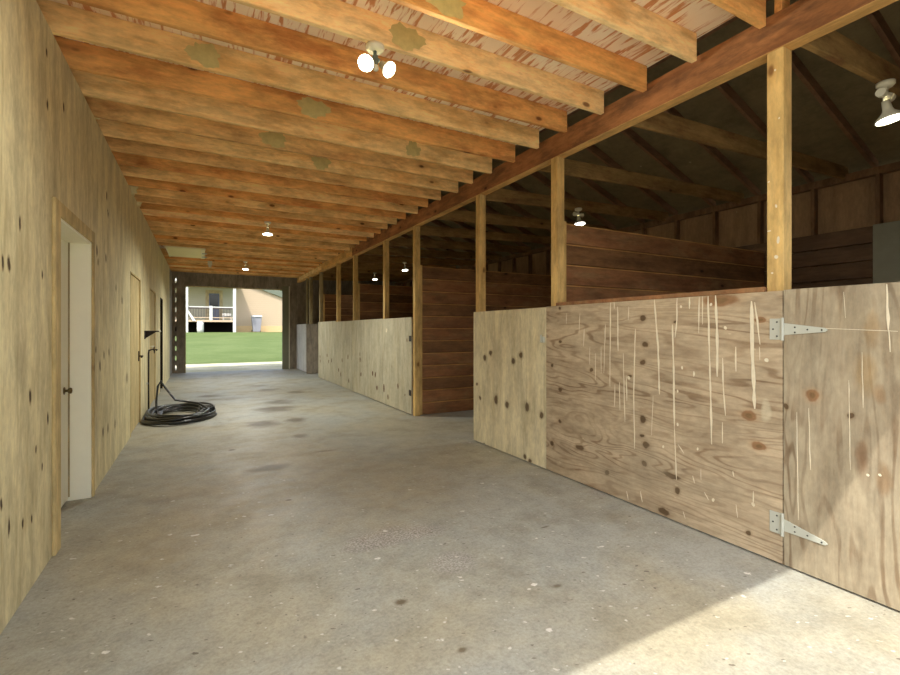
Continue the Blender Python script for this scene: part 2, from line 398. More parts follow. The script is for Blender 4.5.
M['lamp_dark'] = plain('lamp_arm_grey', (96, 110, 104), 0.5, 0.35)
M['glow'] = emis('lit_lamp_face', (255, 250, 238), 9.0)
M['fluff'] = plain('yellow_insulation', (232, 218, 170), 0.95, 0.05, 0, 0.15, 30)
M['hatch'] = plain('cream_hatch_panel', (246, 234, 176), 0.6, 0.25, 0, 0.05, 6)
M['hatch_trim'] = plain('pale_hatch_trim', (244, 236, 196), 0.6, 0.25, 0, 0.04, 6)
M['gravel'] = ground_mat('pale_gravel', (214, 206, 180), (190, 186, 150), (160, 152, 128), 0.9, 14.0)
M['apron'] = ground_mat('sunny_yard_ground', (196, 192, 176), (182, 178, 160), (164, 158, 140), 0.6, 12.0)
M['lawn'] = ground_mat('mown_lawn', (88, 104, 58), (100, 114, 68), (78, 96, 48), 0.5, 7.0)
M['house_wall'] = siding('beige_siding', (190, 170, 144))
M['house_shaded'] = siding('shaded_siding', (166, 164, 142))  # beige siding toned grey-green, porch shade put into the colour
M['house_white'] = plain('white_porch_paint', (206, 204, 198), 0.6, 0.3, 0, 0.03)
M['deck'] = plain('porch_deck_wood', (196, 172, 146), 0.8, 0.2)
M['rail_dark'] = plain('dark_baluster', (84, 74, 72), 0.7, 0.2)
M['glass_dark'] = plain('dark_door_glass', (26, 26, 24), 0.12, 0.5)
M['door_blue'] = plain('slate_blue_door', (86, 96, 116), 0.6, 0.3)
M['roof_green'] = plain('grey_green_shingle', (112, 118, 104), 0.9, 0.1, 0, 0.2, 6)
M['crawl'] = plain('crawlspace_shade', (30, 26, 22), 0.95, 0.05)  # shade under the porch, painted as a near-black colour
M['cart'] = plain('grey_plastic', (150, 148, 156), 0.6, 0.3)
M['brick'] = plain('tan_foundation', (206, 178, 134), 0.9, 0.1)
M['roof_metal'] = plain('roof_metal', (120, 116, 110), 0.6, 0.3)
M['outer'] = plain('barn_outer_boards', (150, 122, 92), 0.85, 0.15)
M['leaf'] = ground_mat('tree_leaf', (84, 108, 62), (106, 126, 78), (70, 92, 50), 1.5, 8.0)
M['bark'] = plain('tree_bark', (96, 80, 62), 0.95, 0.1, 0, 0.3, 20)

# ------------------------------------------------------------------ mesh helper
class MB:
    def __init__(self):
        self.v, self.f, self.mi, self.sm, self.mats = [], [], [], [], []
    def slot(self, m):
        m = M[m] if isinstance(m, str) else m
        if m not in self.mats: self.mats.append(m)
        return self.mats.index(m)
    def add(self, verts, faces, mat, smooth=False):
        o, s = len(self.v), self.slot(mat)
        self.v += [tuple(p) for p in verts]
        for f in faces:
            self.f.append([i + o for i in f]); self.mi.append(s); self.sm.append(smooth)
        return self
    def box(self, x0, x1, y0, y1, z0, z1, mat):
        x0, x1 = sorted((x0, x1)); y0, y1 = sorted((y0, y1)); z0, z1 = sorted((z0, z1))
        vs = [(x, y, z) for z in (z0, z1) for y in (y0, y1) for x in (x0, x1)]
        return self.add(vs, [(0, 2, 3, 1), (4, 5, 7, 6), (0, 1, 5, 4), (1, 3, 7, 5), (3, 2, 6, 7), (2, 0, 4, 6)], mat)
    def prism(self, pts, d, mat):
        """closed polygon pts (3-D, planar) swept along d"""
        n = len(pts); d = Vector(d)
        vs = [Vector(p) for p in pts] + [Vector(p) + d for p in pts]
        fs = [tuple(range(n))[::-1], tuple(range(n, 2 * n))] + [(i, (i + 1) % n, n + (i + 1) % n, n + i) for i in range(n)]
        return self.add(vs, fs, mat)
    def cyl(self, p0, p1, r0, r1, mat, seg=16, cap=True):
        p0, p1 = Vector(p0), Vector(p1)
        ax = (p1 - p0).normalized()
        u = ax.orthogonal().normalized(); w = ax.cross(u)
        ring = [(math.cos(2 * math.pi * i / seg), math.sin(2 * math.pi * i / seg)) for i in range(seg)]
        vs = [p0 + (u * c + w * s) * r0 for c, s in ring] + [p1 + (u * c + w * s) * r1 for c, s in ring]
        self.add(vs, [(i, (i + 1) % seg, seg + (i + 1) % seg, seg + i) for i in range(seg)], mat, True)
        if cap:
            self.add(vs[:seg], [tuple(range(seg))[::-1]], mat); self.add(vs[seg:], [tuple(range(seg))], mat)
        return self
    def lathe(self, p0, axis, prof, mat, seg=20):
        """prof: (distance along axis, radius)"""
        p0, ax = Vector(p0), Vector(axis).normalized()
        u = ax.orthogonal().normalized(); w = ax.cross(u)
        vs = []
        for (h, r) in prof:
            for i in range(seg):
                a = 2 * math.pi * i / seg
                vs.append(p0 + ax * h + (u * math.cos(a) + w * math.sin(a)) * max(r, 1e-4))
        fs = []
        for k in range(len(prof) - 1):
            for i in range(seg):
                j = (i + 1) % seg
                fs.append((k * seg + i, k * seg + j, (k + 1) * seg + j, (k + 1) * seg + i))
        return self.add(vs, fs, mat, True)
    def tube(self, path, r, mat, seg=8):
        path = [Vector(p) for p in path]
        vs, up = [], Vector((0, 0, 1))
        for i, p in enumerate(path):
            t = (path[min(i + 1, len(path) - 1)] - path[max(i - 1, 0)]).normalized()
            a = t.cross(up)
            a = a.normalized() if a.length > 1e-4 else Vector((1, 0, 0))
            b = a.cross(t).normalized()
            vs += [p + (a * math.cos(2 * math.pi * k / seg) + b * math.sin(2 * math.pi * k / seg)) * r for k in range(seg)]
        fs = []
        for i in range(len(path) - 1):
            for k in range(seg):
                j = (k + 1) % seg
                fs.append((i * seg + k, i * seg + j, (i + 1) * seg + j, (i + 1) * seg + k))
        fs += [tuple(range(seg))[::-1], tuple(range((len(path) - 1) * seg, len(path) * seg))]
        return self.add(vs, fs, mat, True)
    # marks that lie on a plane x = const; side +1 shows to +x, -1 to -x
    def patch(self, X, side, y, z, ry, rz, mat, off=0.0012, n=14, wob=0.22, rot=0.0):
        ph = random.random() * 6
        vs = []
        for i in range(n):
            a = 2 * math.pi * i / n
            k = 1 + wob * math.sin(2 * a + ph) * .6 + wob * random.uniform(-.5, .5)
            dy, dz = math.cos(a) * ry * k, math.sin(a) * rz * k
            dy, dz = dy * math.cos(rot) - dz * math.sin(rot), dy * math.sin(rot) + dz * math.cos(rot)
            vs.append((X + side * off, y + dy, z + dz))
        f = tuple(range(n)) if side > 0 else tuple(range(n))[::-1]
        return self.add(vs, [f], mat)
    def drip(self, X, side, pts, w, mat='drip', off=0.0016):
        """thin run of paint down a plane x = const; pts = [(y, z), ...] top to bottom"""
        P = []
        for i in range(len(pts) - 1):
            (y0, z0), (y1, z1) = pts[i], pts[i + 1]
            n = max(2, int(abs(z1 - z0) / 0.05))
            for k in range(n):
                s = k / n
                P.append((y0 + (y1 - y0) * s, z0 + (z1 - z0) * s))
        P.append(pts[-1])
        vs = []
        for i, (y, z) in enumerate(P):
            e = min(i, len(P) - 1 - i)
            ww = w * (0.35 if e == 0 else random.uniform(.55, 1.2))
            y += random.uniform(-.0012, .0012)
            vs += [(X + side * off, y - ww / 2, z), (X + side * off, y + ww / 2, z)]
        fs = []
        for i in range(len(P) - 1):
            q = (2 * i, 2 * i + 1, 2 * i + 3, 2 * i + 2)
            fs.append(q if side < 0 else q[::-1])
        return self.add(vs, fs, mat)
    def build(self, name, parent=None, bevel=0.0, loc=(0, 0, 0)):
        me = bpy.data.meshes.new(name)
        me.from_pydata(self.v, [], self.f)
        for m in self.mats: me.materials.append(m)
        me.polygons.foreach_set('material_index', self.mi)
        me.polygons.foreach_set('use_smooth', self.sm)
        me.update()
        o = bpy.data.objects.new(name, me)
        COL.objects.link(o)
        o.location = loc
        if parent is not None: o.parent = parent
        if bevel > 0:
            b = o.modifiers.new('edge', 'BEVEL'); b.width = bevel; b.segments = 1; b.limit_method = 'ANGLE'; b.angle_limit = 0.9
        return o

def tag(o, label, cat, group=None):
    o['label'] = label; o['category'] = cat
    if group: o['group'] = group
    return o
def thing(name, label, cat, loc, group=None):
    o = bpy.data.objects.new(name, None); COL.objects.link(o); o.location = loc
    o.empty_display_size = 0.1
    return tag(o, label, cat, group)
def struct(o, label=None):
    o['kind'] = 'structure'
    if label: o['label'] = label
    return o
def copy_tree(o, parent=None):
    c = o.copy(); COL.objects.link(c)
    if parent is not None: c.parent = parent
    for ch in list(o.children): copy_tree(ch, c)
    return c

# ================================================================== SETTING
struct(MB().box(-5.0, 6.8, -0.35, YB + 0.1, -0.15, 0.0, 'floor').build('floor'), 'worn concrete aisle floor with dirt stains and white specks')

# left wall: plywood sheets with four doorways
DOORS = [(3.60, 4.58, 2.03), (6.90, 7.98, 2.06), (9.36, 10.46, 2.05), (11.62, 12.34, 2.03)]
WT = 0.17
def left_wall():
    b = MB()
    ys = [-0.1]
    for d in DOORS: ys += [d[0], d[1]]
    ys.append(15.05)
    for i in range(0, len(ys), 2):
        y = ys[i]
        while y < ys[i + 1] - 1e-6:                 # sheets, each butt-jointed to the next
            y2 = min(ys[i + 1], math.floor(y / 1.22 + 1.0001) * 1.22)
            b.box(XL - WT, XL, y + .0012, y2 - .0012, 0, 2.44, 'ply_left')
            y = y2
    for (y0, y1, h) in DOORS:
        b.box(XL - WT, XL, y0, y1, h, 2.44, 'ply_left')
    b.box(XL - WT, XL - .002, -0.1, 15.05, 2.443, ZJ, 'ply_left')
    return struct(b.build('wall_left'), 'weathered plywood wall with dark knots along the aisle')
wl = left_wall()
b = MB()
for k in range(8):
    b.box(XL - WT, XL - .01, 15.05 + k * .18, 15.05 + k * .18 + .176, 0, ZJ, 'end_wall')
b.build('dark_end_boarding', wl)
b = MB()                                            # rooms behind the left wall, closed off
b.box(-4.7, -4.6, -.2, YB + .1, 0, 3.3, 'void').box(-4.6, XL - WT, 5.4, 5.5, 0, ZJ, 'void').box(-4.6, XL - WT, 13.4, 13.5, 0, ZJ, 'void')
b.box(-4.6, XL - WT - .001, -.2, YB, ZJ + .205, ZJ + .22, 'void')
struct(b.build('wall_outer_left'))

# doors of the left wall
def left_door(idx, label, leafmat, leaf=True, recess=0.115, casing=True, knob_y=None, knob_z=.97, lever=False, jamb='casing'):
    y0, y1, h = DOORS[idx]
    root = bpy.data.objects.new('door_%d' % (idx + 1), None); COL.objects.link(root)
    root.location = (XL, y0, 0); struct(root, label)
    j = MB()
    j.box(-WT - .01, .004, 0.0, .02, 0, h, jamb).box(-WT - .01, .004, y1 - y0 - .02, y1 - y0, 0, h, jamb).box(-WT - .01, .004, 0, y1 - y0, h - .02, h, jamb)
    if idx == 0:
        j.box(-recess + .001, -recess + .012, y1 - y0 - .0225, y1 - y0 - .02, 0.03, h - .02, 'post_grey')  # grey strip paints the dark gap between leaf and jamb
    j.build('jamb', root, .002)
    if casing:
        c = MB()
        cw = .085
        c.box(.0, .018, -cw - .03, 0.004, -0, h + cw, 'casing').box(0, .018, y1 - y0 - .004, y1 - y0 + cw * .6, 0, h + cw, 'casing').box(0, .0175, -.03, y1 - y0, h - .004, h + cw, 'casing')
        c.build('casing', root, .003)
    if leaf:
        l = MB().box(-recess - .04, -recess, .022, y1 - y0 - .022, .012, h - .022, leafmat).build('leaf', root, .003)
        yy = knob_y - y0 if knob_y else (y1 - y0) - .09
        k = MB()
        if lever:
            k.box(-recess, -recess + .012, yy - .02, yy + .02, knob_z - .07, knob_z + .07, 'iron')
            k.cyl((-recess, yy, knob_z), (-recess + .05, yy, knob_z), .009, .009, 'iron', 10)
            k.tube([(-recess + .05, yy, knob_z), (-recess + .055, yy - .06, knob_z), (-recess + .05, yy - .13, knob_z - .01)], .011, 'iron')
        else:
            k.lathe((-recess, yy, knob_z), (1, 0, 0), [(0, .028), (.005, .028), (.008, .010), (.022, .010), (.027, .018), (.037, .024), (.047, .02), (.052, 0)], 'bronze')
        k.build('knob' if not lever else 'handle', l)
        if idx in (1, 2):
            for hz in (.25, 1.0, 1.75):
                hg = MB().cyl((-recess + .004, .03, hz - .05), (-recess + .004, .03, hz + .05), .009, .009, 'iron', 10)
                hg.box(-recess - .001, -recess + .003, .03, .1, hz - .045, hz + .045, 'iron')
                hg.build('hinge', l)
    return root
left_door(0, 'white door in a deep white jamb, nearest doorway in the plywood wall', 'white_paint', recess=.14, knob_y=4.44, knob_z=.87, jamb='white_paint')
left_door(1, 'flush plywood door with dark lever, just before the hose coil', 'door_cream', recess=.012, casing=False, lever=True, knob_y=7.85, knob_z=.96)
left_door(2, 'flush plywood door beyond the hose coil', 'door_cream', recess=.012, casing=False, lever=True, knob_y=10.3, knob_z=.96)
left_door(3, 'doorway with a leaf painted dark for its shade, farthest down the plywood wall', 'void', recess=.13, casing=False, knob_y=12.2, jamb='void')  # dark leaf and jamb paint the shade seen through the doorway

# loft deck above the aisle
struct(MB().box(-4.6, XR, -.1, YB, ZJ + .181, ZJ + .20, 'osb').build('ceiling'), 'loft floor sheets above the orange joists')
# front wall behind the photographer, with the open entrance
b = MB()
b.box(XL - WT - 3.8, XL, -.1, -.04, 0, 3.03, 'outer').box(XR, XW + .1, -.1, -.04, 0, 3.03, 'outer')
RS, RX = 0.39, 0.92                                   # roof slope, ridge x
def roof_z(x): return 3.20 + RS * (XW - (x if x >= RX else 2 * RX - x))
b.prism([(-4.7, -.1, 3.03), (XW + .1, -.1, 3.03), (XW + .1, -.1, roof_z(XW)), (RX, -.1, roof_z(RX)), (-4.7, -.1, roof_z(-4.7))], (0, .06, 0), 'outer')
struct(b.build('wall_front'), 'barn wall above the open entrance')
# right outer wall with studs, plate, kick boards
wr = struct(MB().box(XW, XW + .06, -.1, YB, 0, 3.12, 'wall_dark').build('wall_right'), 'dark outer wall behind the stalls with bare studs')
b = MB()
k = 0
while k * .19 < 2.3:
    b.box(XW - .13, XW - .092, -.08, YB - .02, k * .19 + .01, k * .19 + .19, 'kick'); k += 1
b.build('kick_board', wr, .003)
y = .35
sm = MB().box(XW - .09, XW - .001, 0, .038, 0, 3.04, 'stud').build('stud', wr, .002, (0, y, 0))
while y < YB - .8:
    y += .61
    c = sm.copy(); COL.objects.link(c); c.location = (0, y, 0)
MB().box(XW - .09, XW - .001, -.08, YB - .02, 3.04, 3.12, 'stud').build('top_plate', wr, .002)
MB().box(XW - .15, XW - .131, .9, 2.22, .1, 2.48, 'grey_panel').build('grey_board', wr, .003)

# back wall with the far opening
OX0, OX1, OZ = -.437, 2.45, 2.72
b = MB()
b.box(OX0, OX1, YB, YB + .1, OZ, 3.5, 'end_wall')
b.box(OX1, XW + .1, YB, YB + .1, 0, 3.5, 'end_wall')
b.box(-4.7, XL - .03, YB, YB + .1, 0, 3.5, 'end_wall')
b.box(XL - .03, -.715, YB, YB + .1, 0, 3.5, 'end_wall').box(-.655, OX0, YB, YB + .1, 0, 3.5, 'end_wall')
# strip left of the opening: corrugated edge leaves a column of almond-shaped gaps
z = 0.16
zs = []
while z < 3.4:
    zs.append(z); z += .30
for i, zc in enumerate(zs):
    lo = 0 if i == 0 else (zs[i - 1] + zc) / 2
    hi = 3.5 if i == len(zs) - 1 else (zs[i + 1] + zc) / 2
    hh = .085
    if zc > 3.1: b.box(-.715, -.655, YB, YB + .1, lo, hi, 'end_wall'); continue
    for s in (-1, 1):
        e = -.715 if s < 0 else -.655
        c = -.685
        n = 6
        pts = [(e, YB, lo), (e, YB, hi)]
        arc = [(c + s * .022 * math.cos(math.pi * (q / n - .5)), YB, zc - hh * math.sin(math.pi * (q / n - .5))) for q in range(n + 1)]
        pts += [(c, YB, hi)] + arc + [(c, YB, lo)]
        b.prism(pts if s < 0 else pts[::-1], (0, .1, 0), 'end_wall')
b.prism([(-4.7, YB, 3.5), (XW + .1, YB, 3.5), (XW + .1, YB, 3.25), (XW, YB, roof_z(XW)), (RX, YB, roof_z(RX)), (-4.7, YB, roof_z(-4.7))], (0, .1, 0), 'end_wall')
struct(b.build('wall_back'), 'dark end wall around the far open doorway')
t = MB().box(OX1 - .02, OX1 + .19, YB - .06, YB - .005, 0, OZ + .1, 'end_post').build('trim_1'); struct(t, 'olive grey post at the side of the far doorway')
t = MB().box(OX1 + .19, OX1 + .215, YB - .05, YB - .005, 0, OZ + .1, 'white_paint').build('trim_2'); struct(t, 'thin pale strip beside the olive grey post')
t = MB().box(OX0 - .01, OX0 + .02, YB - .03, YB + .12, 0, OZ, 'post_grey').box(OX0, OX1, YB + .06, YB + .12, OZ - .03, OZ, 'casing').build('trim_3'); struct(t, 'pale edge of the far doorway')  # yellowish strip under the header paints its lit edge

# roof: gable over loft and stalls
b = MB()
for sgn in (1, -1):
    xe = XW + .5 if sgn > 0 else 2 * RX - XW - .5
    pts = [(RX, -.5, roof_z(RX)), (xe, -.5, roof_z(xe)), (xe, -.5, roof_z(xe) + .03), (RX, -.5, roof_z(RX) + .03)]
    b.prism(pts if sgn > 0 else pts[::-1], (0, YB + 1.0, 0), 'roof_in')
    pts = [(p[0], p[1], p[2] + .03) for p in pts]
    b.prism(pts if sgn > 0 else pts[::-1], (0, YB + 1.0, 0), 'roof_metal')
struct(b.build('roof'), 'dark roof boards sloping down over the stalls')

# ground outside
b = MB().box(-12, 14, YB + .1, 21.2, -.2, -.02, 'gravel'); struct(b.build('ground'), 'pale gravel strip outside the far doorway')
b = MB().box(-25, 25, -30, -.35, -.2, -.01, 'apron'); struct(b.build('ground_yard'), 'sunny yard in front of the entrance')
def lawn_z(y): return -.02 + 1.14 * min(1.0, max(0.0, (y - 20.8) / 23.0)) ** 0.8
b = MB()
nx, ny = 40, 60
gv = [(-30 + 70 * i / nx, 20.8 + 50 * j / ny, lawn_z(20.8 + 50 * j / ny) + random.uniform(-.015, .015)) for j in range(ny + 1) for i in range(nx + 1)]
b.add(gv, [(j * (nx + 1) + i, j * (nx + 1) + i + 1, (j + 1) * (nx + 1) + i + 1, (j + 1) * (nx + 1) + i) for j in range(ny) for i in range(nx)], 'lawn', True)
struct(b.build('lawn'), 'green lawn rising towards the house')

# ================================================================== TIMBER FRAME
# loft joists
JY = [2.70 + .405 * k for k in range(-6, 34)]
kinds = {}
pattern = ['orange', 'yellow', 'tan', 'orange', 'pale', 'orange', 'yellow', 'tan', 'yellow', 'orange', 'yellow', 'tan', 'yellow', 'tan', 'orange', 'yellow']
desc = {'orange': 'orange-brown', 'yellow': 'yellow pine', 'tan': 'tan knotty', 'pale': 'pale yellow'}
molds = {3.51: (.02, .10), 3.915: (.82, .13), 4.725: (.62, .12), 5.13: (1.16, .10), 4.32: (1.90, .08), 2.70: (1.14, .12), 2.295: (1.20, .13)}
HATCH = (11.3, 12.75)
for i, y in enumerate(JY):
    kd = pattern[i % len(pattern)]
    if 2.5 < y < 2.8: kd = 'pale'
    if 2.9 < y < 3.2: kd = 'orange'
    if 3.4 < y < 3.6: kd = 'yellow'
    if 3.8 < y < 4.0: kd = 'orange'
    if 4.2 < y < 4.4: kd = 'yellow'
    x0, x1 = XL - .5, XR - .03 + random.uniform(-.03, .02)
    if HATCH[0] < y < HATCH[1]: x0 = .10
    j = MB().box(0, x1 - x0, -.019, .019, 0, .180, 'joist_' + kd)
    blotch = False
    for ym, (xm, r) in molds.items():
        if abs(ym - y) < .02:
            blotch = True
            n = 36; vs = []
            for q in range(n):
                a = 2 * math.pi * q / n; kk = 1 + random.uniform(-.14, .10) + .12 * math.sin(3 * a + y * 5) + .08 * math.sin(7 * a)
                vs.append((xm - x0 + math.cos(a) * r * kk, -.0205, max(.004, min(.176, .085 + math.sin(a) * .08 * kk))))
            j.add(vs, [tuple(range(n))], 'mold')
    o = j.build('ceiling_joist', None, .003, (x0, y, ZJ))
    lab = '%s loft joist, %s counted from the open entrance%s' % (desc[kd], ORD[i], ', with a greenish blotch' if blotch else '')
    tag(o, lab, 'joist', 'loft joists over the aisle')

# beam on the stall side, in two lengths, plus pale plank laid on its far top
BT, BB = 3.15, 2.945
BX0, BX1 = XR, XR + .10
tag(MB().box(0, .10, 0, 9.9, 0, BT - BB, 'beam').box(0.001, .099, 0.001, 9.899, -.004, 0, 'beam_pale').build('support_beam', None, .004, (BX0, -.05, BB)),
    'long reddish timber beam on the posts, nearer length with pale underside', 'beam')
fb = tag(MB().box(0, .10, 0, 6.5, 0, BT - BB, 'beam_pale').build('support_beam', None, .004, (BX0, 9.86, BB)),
    'pale far length of the timber beam over the last stalls', 'beam')
MB().box(-.03, .0, 0, 3.1, 0, .10, 'joist_pale').build('nailing_plank', fb, .003, (0, 2.89, .04))
tag(MB().box(0, .04, 0, YB - .1, 0, .14, 'rafter').build('ledger_board', None, .003, (BX1 + .02, 0, ZJ + .26)),
    'dark red ledger board behind the joist ends above the beam', 'board')
tag(MB().box(0, .089, 0, .04, 0, 1.1, 'joist_orange').build('short_stud', None, .003, (BX0 - .0, 1.40, BT + .001)),
    'orange upright stud standing on the beam near the entrance', 'stud')

# posts
PY = [1.392, 3.275, 4.627, 6.49, 7.83, 9.71, 11.10, 12.94, 14.30]
pn = ['beside the hinged stall door, nearest of the row', 'at the far end of the splashed plywood front', 'at the near side of the open stall', 'at the far side of the open stall',
      'fifth from the entrance', 'sixth from the entrance', 'seventh from the entrance', 'eighth from the entrance', 'last one, by the white panel']
for i, y in enumerate(PY):
    top = BB - .004
    o = MB().box(0, .089, 0, .089, 0, top, 'post' if i < 7 else 'post_grey')
    if i == 0:
        for (u, v, ry, rz) in ((768, 182, .006, .006), (776, 206, .006, .01), (778, 240, .008, .02), (776, 257, .01, .012), (772, 273, .006, .006), (769, 231, .012, .004), (779, 118, .005, .006), (775, 70, .006, .006)):
            yy, zz = on_x(u, v, XR)
            o.patch(0, -1, max(.012, min(.077, yy - y)), zz, ry, rz, 'drip', .0014)
    o = o.build('timber_post', None, .004, (XR + .003, y, 0))
    tag(o, 'square timber post under the beam, ' + pn[i], 'post', 'posts along the stall fronts')

# stall ties (ceiling joists over the stalls) from the beam to the outer wall
TY = [1.34 + 1.165 * k for k in range(13)]
for i, y in enumerate(TY):
    b = MB()
    x0, x1 = BX1 + .005, XW - .004
    b.prism([(0, -.019, 0), (x1 - x0, -.019, .13), (x1 - x0, -.019, .27), (0, -.019, .165)], (0, .038, 0), 'tie')
    o = b.build('stall_tie', None, .003, (x0, y, BB + .002))
    tag(o, 'rough tie beam across the stalls under the roof, %s from the entrance' % ORD[i], 'tie beam', 'tie beams over the stalls')
# rafters
ry = .35
i = 0
while ry < YB:
    b = MB()
    xa, xb = RX + .03, XW + .0
    d = .17
    b.prism([(xa, -.019, roof_z(xa) - .002), (xa, -.019, roof_z(xa) - d), (xb, -.019, roof_z(xb) - .09), (xb, -.019, roof_z(xb) - .002)], (0, .038, 0), 'rafter')
    o = b.build('roof_rafter', None, .0, (0, ry + .06, 0))
    tag(o, 'dark rafter sloping down to the outer wall, %s from the entrance' % ORD[i], 'rafter', 'rafters over the stalls')
    ry += .61; i += 1

# ================================================================== STALLS
ST = .018
XP = XR - ST                 # face of plywood nailed on the posts
# 1 fixed front between first two posts: splashed horizontal-grain sheet
y0, y1, h = 1.388, 3.405, 1.552
sp = thing('stall_barrier', 'splashed plywood stall front with white drips, left of the hinged door', 'stall barrier', (XP, y0, 0), 'stall fronts along the aisle')
b = MB().box(0, ST, 0, y1 - y0, .012, h, 'ply_h')
def dr(pts, w, k=1.0):
    P = [on_x(600 + x / 4.5, 280 + yy / 4.5, XP) for x, yy in pts]
    b.drip(0, -1, [(max(.01, p[0] - y0), min(h - .002, p[1])) for p in P], w)
for pts, w in (([(65, 76), (65, 130)], .010), ([(25, 200), (18, 420)], .008), ([(48, 100), (45, 480)], .010), ([(80, 120), (82, 320)], .011), ([(105, 330), (113, 640)], .008), ([(68, 470), (66, 570)], .009),
               ([(88, 460), (90, 585)], .009), ([(118, 430), (122, 545)], .009), ([(160, 220), (152, 520), (156, 690), (156, 760)], .010), ([(245, 55), (262, 300), (268, 515)], .012),
               ([(347, 50), (347, 180), (338, 260)], .009), ([(326, 200), (332, 400), (335, 660)], .013), ([(335, 660), (345, 900)], .007), ([(403, 60), (403, 130)], .012),
               ([(447, 70), (445, 240)], .008), ([(462, 70), (462, 200)], .006), ([(487, 42), (492, 300), (500, 560), (503, 740)], .011), ([(520, 62), (528, 250), (528, 435)], .014),
               ([(552, 350), (555, 480), (565, 610)], .008), ([(552, 640), (552, 735)], .008), ([(612, 300), (612, 412)], .010), ([(682, 95), (686, 330), (697, 580)], .017), ([(697, 100), (708, 180), (720, 290)], .010),
               ([(718, 300), (720, 360)], .006), ([(130, 120), (128, 180)], .007), ([(423, 410), (423, 435)], .012), ([(240, 520), (232, 700)], .005),
               ([(120, 950), (128, 990)], .009), ([(182, 950), (192, 1000)], .009), ([(470, 955), (490, 990)], .010), ([(352, 740), (378, 780)], .008), ([(418, 880), (426, 915)], .008),
               ([(598, 860), (604, 885)], .010), ([(690, 950), (690, 1015)], .006), ([(375, 1040), (385, 1075)], .007), ([(612, 1010), (620, 1070)], .006), ([(455, 850), (455, 900)], .006),
               ([(5, 300), (6, 420)], .006), ([(-20, 330), (-20, 450)], .008), ([(-45, 300), (-46, 380)], .008), ([(-70, 220), (-74, 300)], .009), ([(-90, 150), (-94, 240)], .008), ([(-150, 150), (-152, 200)], .007)):
    dr(pts, w * 1.15)
for (x, yy, r) in ((500, 110, .008), (365, 120, .008), (285, 750, .008), (750, 360, .01), (350, 500, .007), (350, 650, .008), (565, 215, .009), (370, 395, .008), (130, 440, .012), (440, 130 + 630, .007), (510, 990, .009), (690, 1010, .009), (290, 1080, .009)):
    p = on_x(600 + x / 4.5, 280 + yy / 4.5, XP)
    b.patch(0, -1, p[0] - y0, p[1], r, r * 1.3, 'drip', .0016)
panel = b.build('panel', sp, .0)
MB().box(-.004, .10, .098, y1 - y0 - .134, h, h + .03, 'red_boards').build('cap_rail', sp, .004).location = (0, 0, 0)

# strap hinge maker (mounted on plate side toward -y ... strap runs to -y)
def strap_hinge(parent, y, z, tilt=0.0, L=.20):
    b = MB()
    b.box(-.004, -.0005, .006, .068, z - .06, z + .06, 'steel')                     # leaf on the fixed front
    b.cyl((-.008, 0, z - .064), (-.008, 0, z + .064), .008, .008, 'steel', 10)
    b.prism([(-.0045, -.004, z + .034), (-.0045, -L, z + .011 + tilt), (-.0045, -L - .012, z + tilt), (-.0045, -L, z - .011 + tilt), (-.0045, -.004, z - .034)], (.004, 0, 0), 'steel')
    hg = b.build('strap_hinge', parent, .001, (0, y, 0))
    s = MB()
    for (yy, zz) in ((.03, z + .04), (.05, z), (.03, z - .04), (-.06, z + .01), (-.06, z - .018), (-.12, z + tilt * .6), (-L + .015, z + tilt)):
        s.cyl((-.0065, yy, zz), (-.004, yy, zz), .004, .005, 'screw', 8)
    s.build('screw', hg)
# 2 hinged door nearest the entrance
y0d, y1d = .02, 1.382
dd = thing('stall_door', 'hinged plywood stall door with two strap hinges, nearest the entrance, sun on its foot', 'stall door', (XP, y0d, 0), 'stall fronts along the aisle')
b = MB().box(0, ST, 0, y1d - y0d, .012, 1.556, 'ply_door')
for (u, v0, v1, w) in ((887, 284, 330, .012), (889, 330, 352, .009), (797, 412, 520, .005), (809, 408, 470, .006), (844, 292, 318, .004), (862, 352, 408, .004), (849, 380, 470, .004)):
    a, c = on_x(u, v0, XP), on_x(u + 1.5, v1, XP)
    b.drip(0, -1, [(a[0] - y0d, min(1.55, a[1])), (c[0] - y0d, c[1])], w)
a, c = on_x(822, 328, XP), on_x(898, 331, XP)
b.add([(-.0014, a[0] - y0d, a[1]), (-.0014, c[0] - y0d, c[1]), (-.0014, c[0] - y0d, c[1] - .0025), (-.0014, a[0] - y0d, a[1] - .0025)], [(0, 1, 2, 3)], 'drip')
for (u, v) in ((868, 475), (880, 475)):
    p = on_x(u, v, XP); b.patch(0, -1, p[0] - y0d, p[1], .007, .006, 'drip')
b.build('panel', dd)
strap_hinge(dd, y1d - y0d + .003, 1.335, -.005)
strap_hinge(dd, y1d - y0d + .003, .235, -.025)
# braces on the inside of the door
MB().box(.018, .05, .05, y1d - y0d - .05, 1.2, 1.34, 'brown_boards').build('back_batten', dd, .003)
MB().box(.018, .05, .05, y1d - y0d - .05, .2, .34, 'brown_boards').build('back_batten', dd, .003)

# 3 sheet with vertical grain at the near side of the open stall
y0, y1 = 3.41, 4.722
s3 = thing('stall_door', 'pale vertical-grain plywood stall door with dark knots, beside the open stall', 'stall door', (XP - .004, y0, 0), 'stall fronts along the aisle')
b = MB().box(0, ST, 0, y1 - y0, .014, 1.545, 'ply_v')
XQ = XP - .004
b.build('panel', s3)
lt = MB(); p = on_x(546.5, 340, XQ)
lt.box(-.02, 0, .01, .06, p[1] - .025, p[1] + .03, 'steel').cyl((-.03, .035, p[1] - .02), (-.03, .035, p[1] + .05), .008, .008, 'steel', 8)
lt.build('latch', s3, .002)
MB().box(.02, .05, .05, y1 - y0 - .12, 1.2, 1.34, 'brown_boards').build('back_batten', s3, .003)

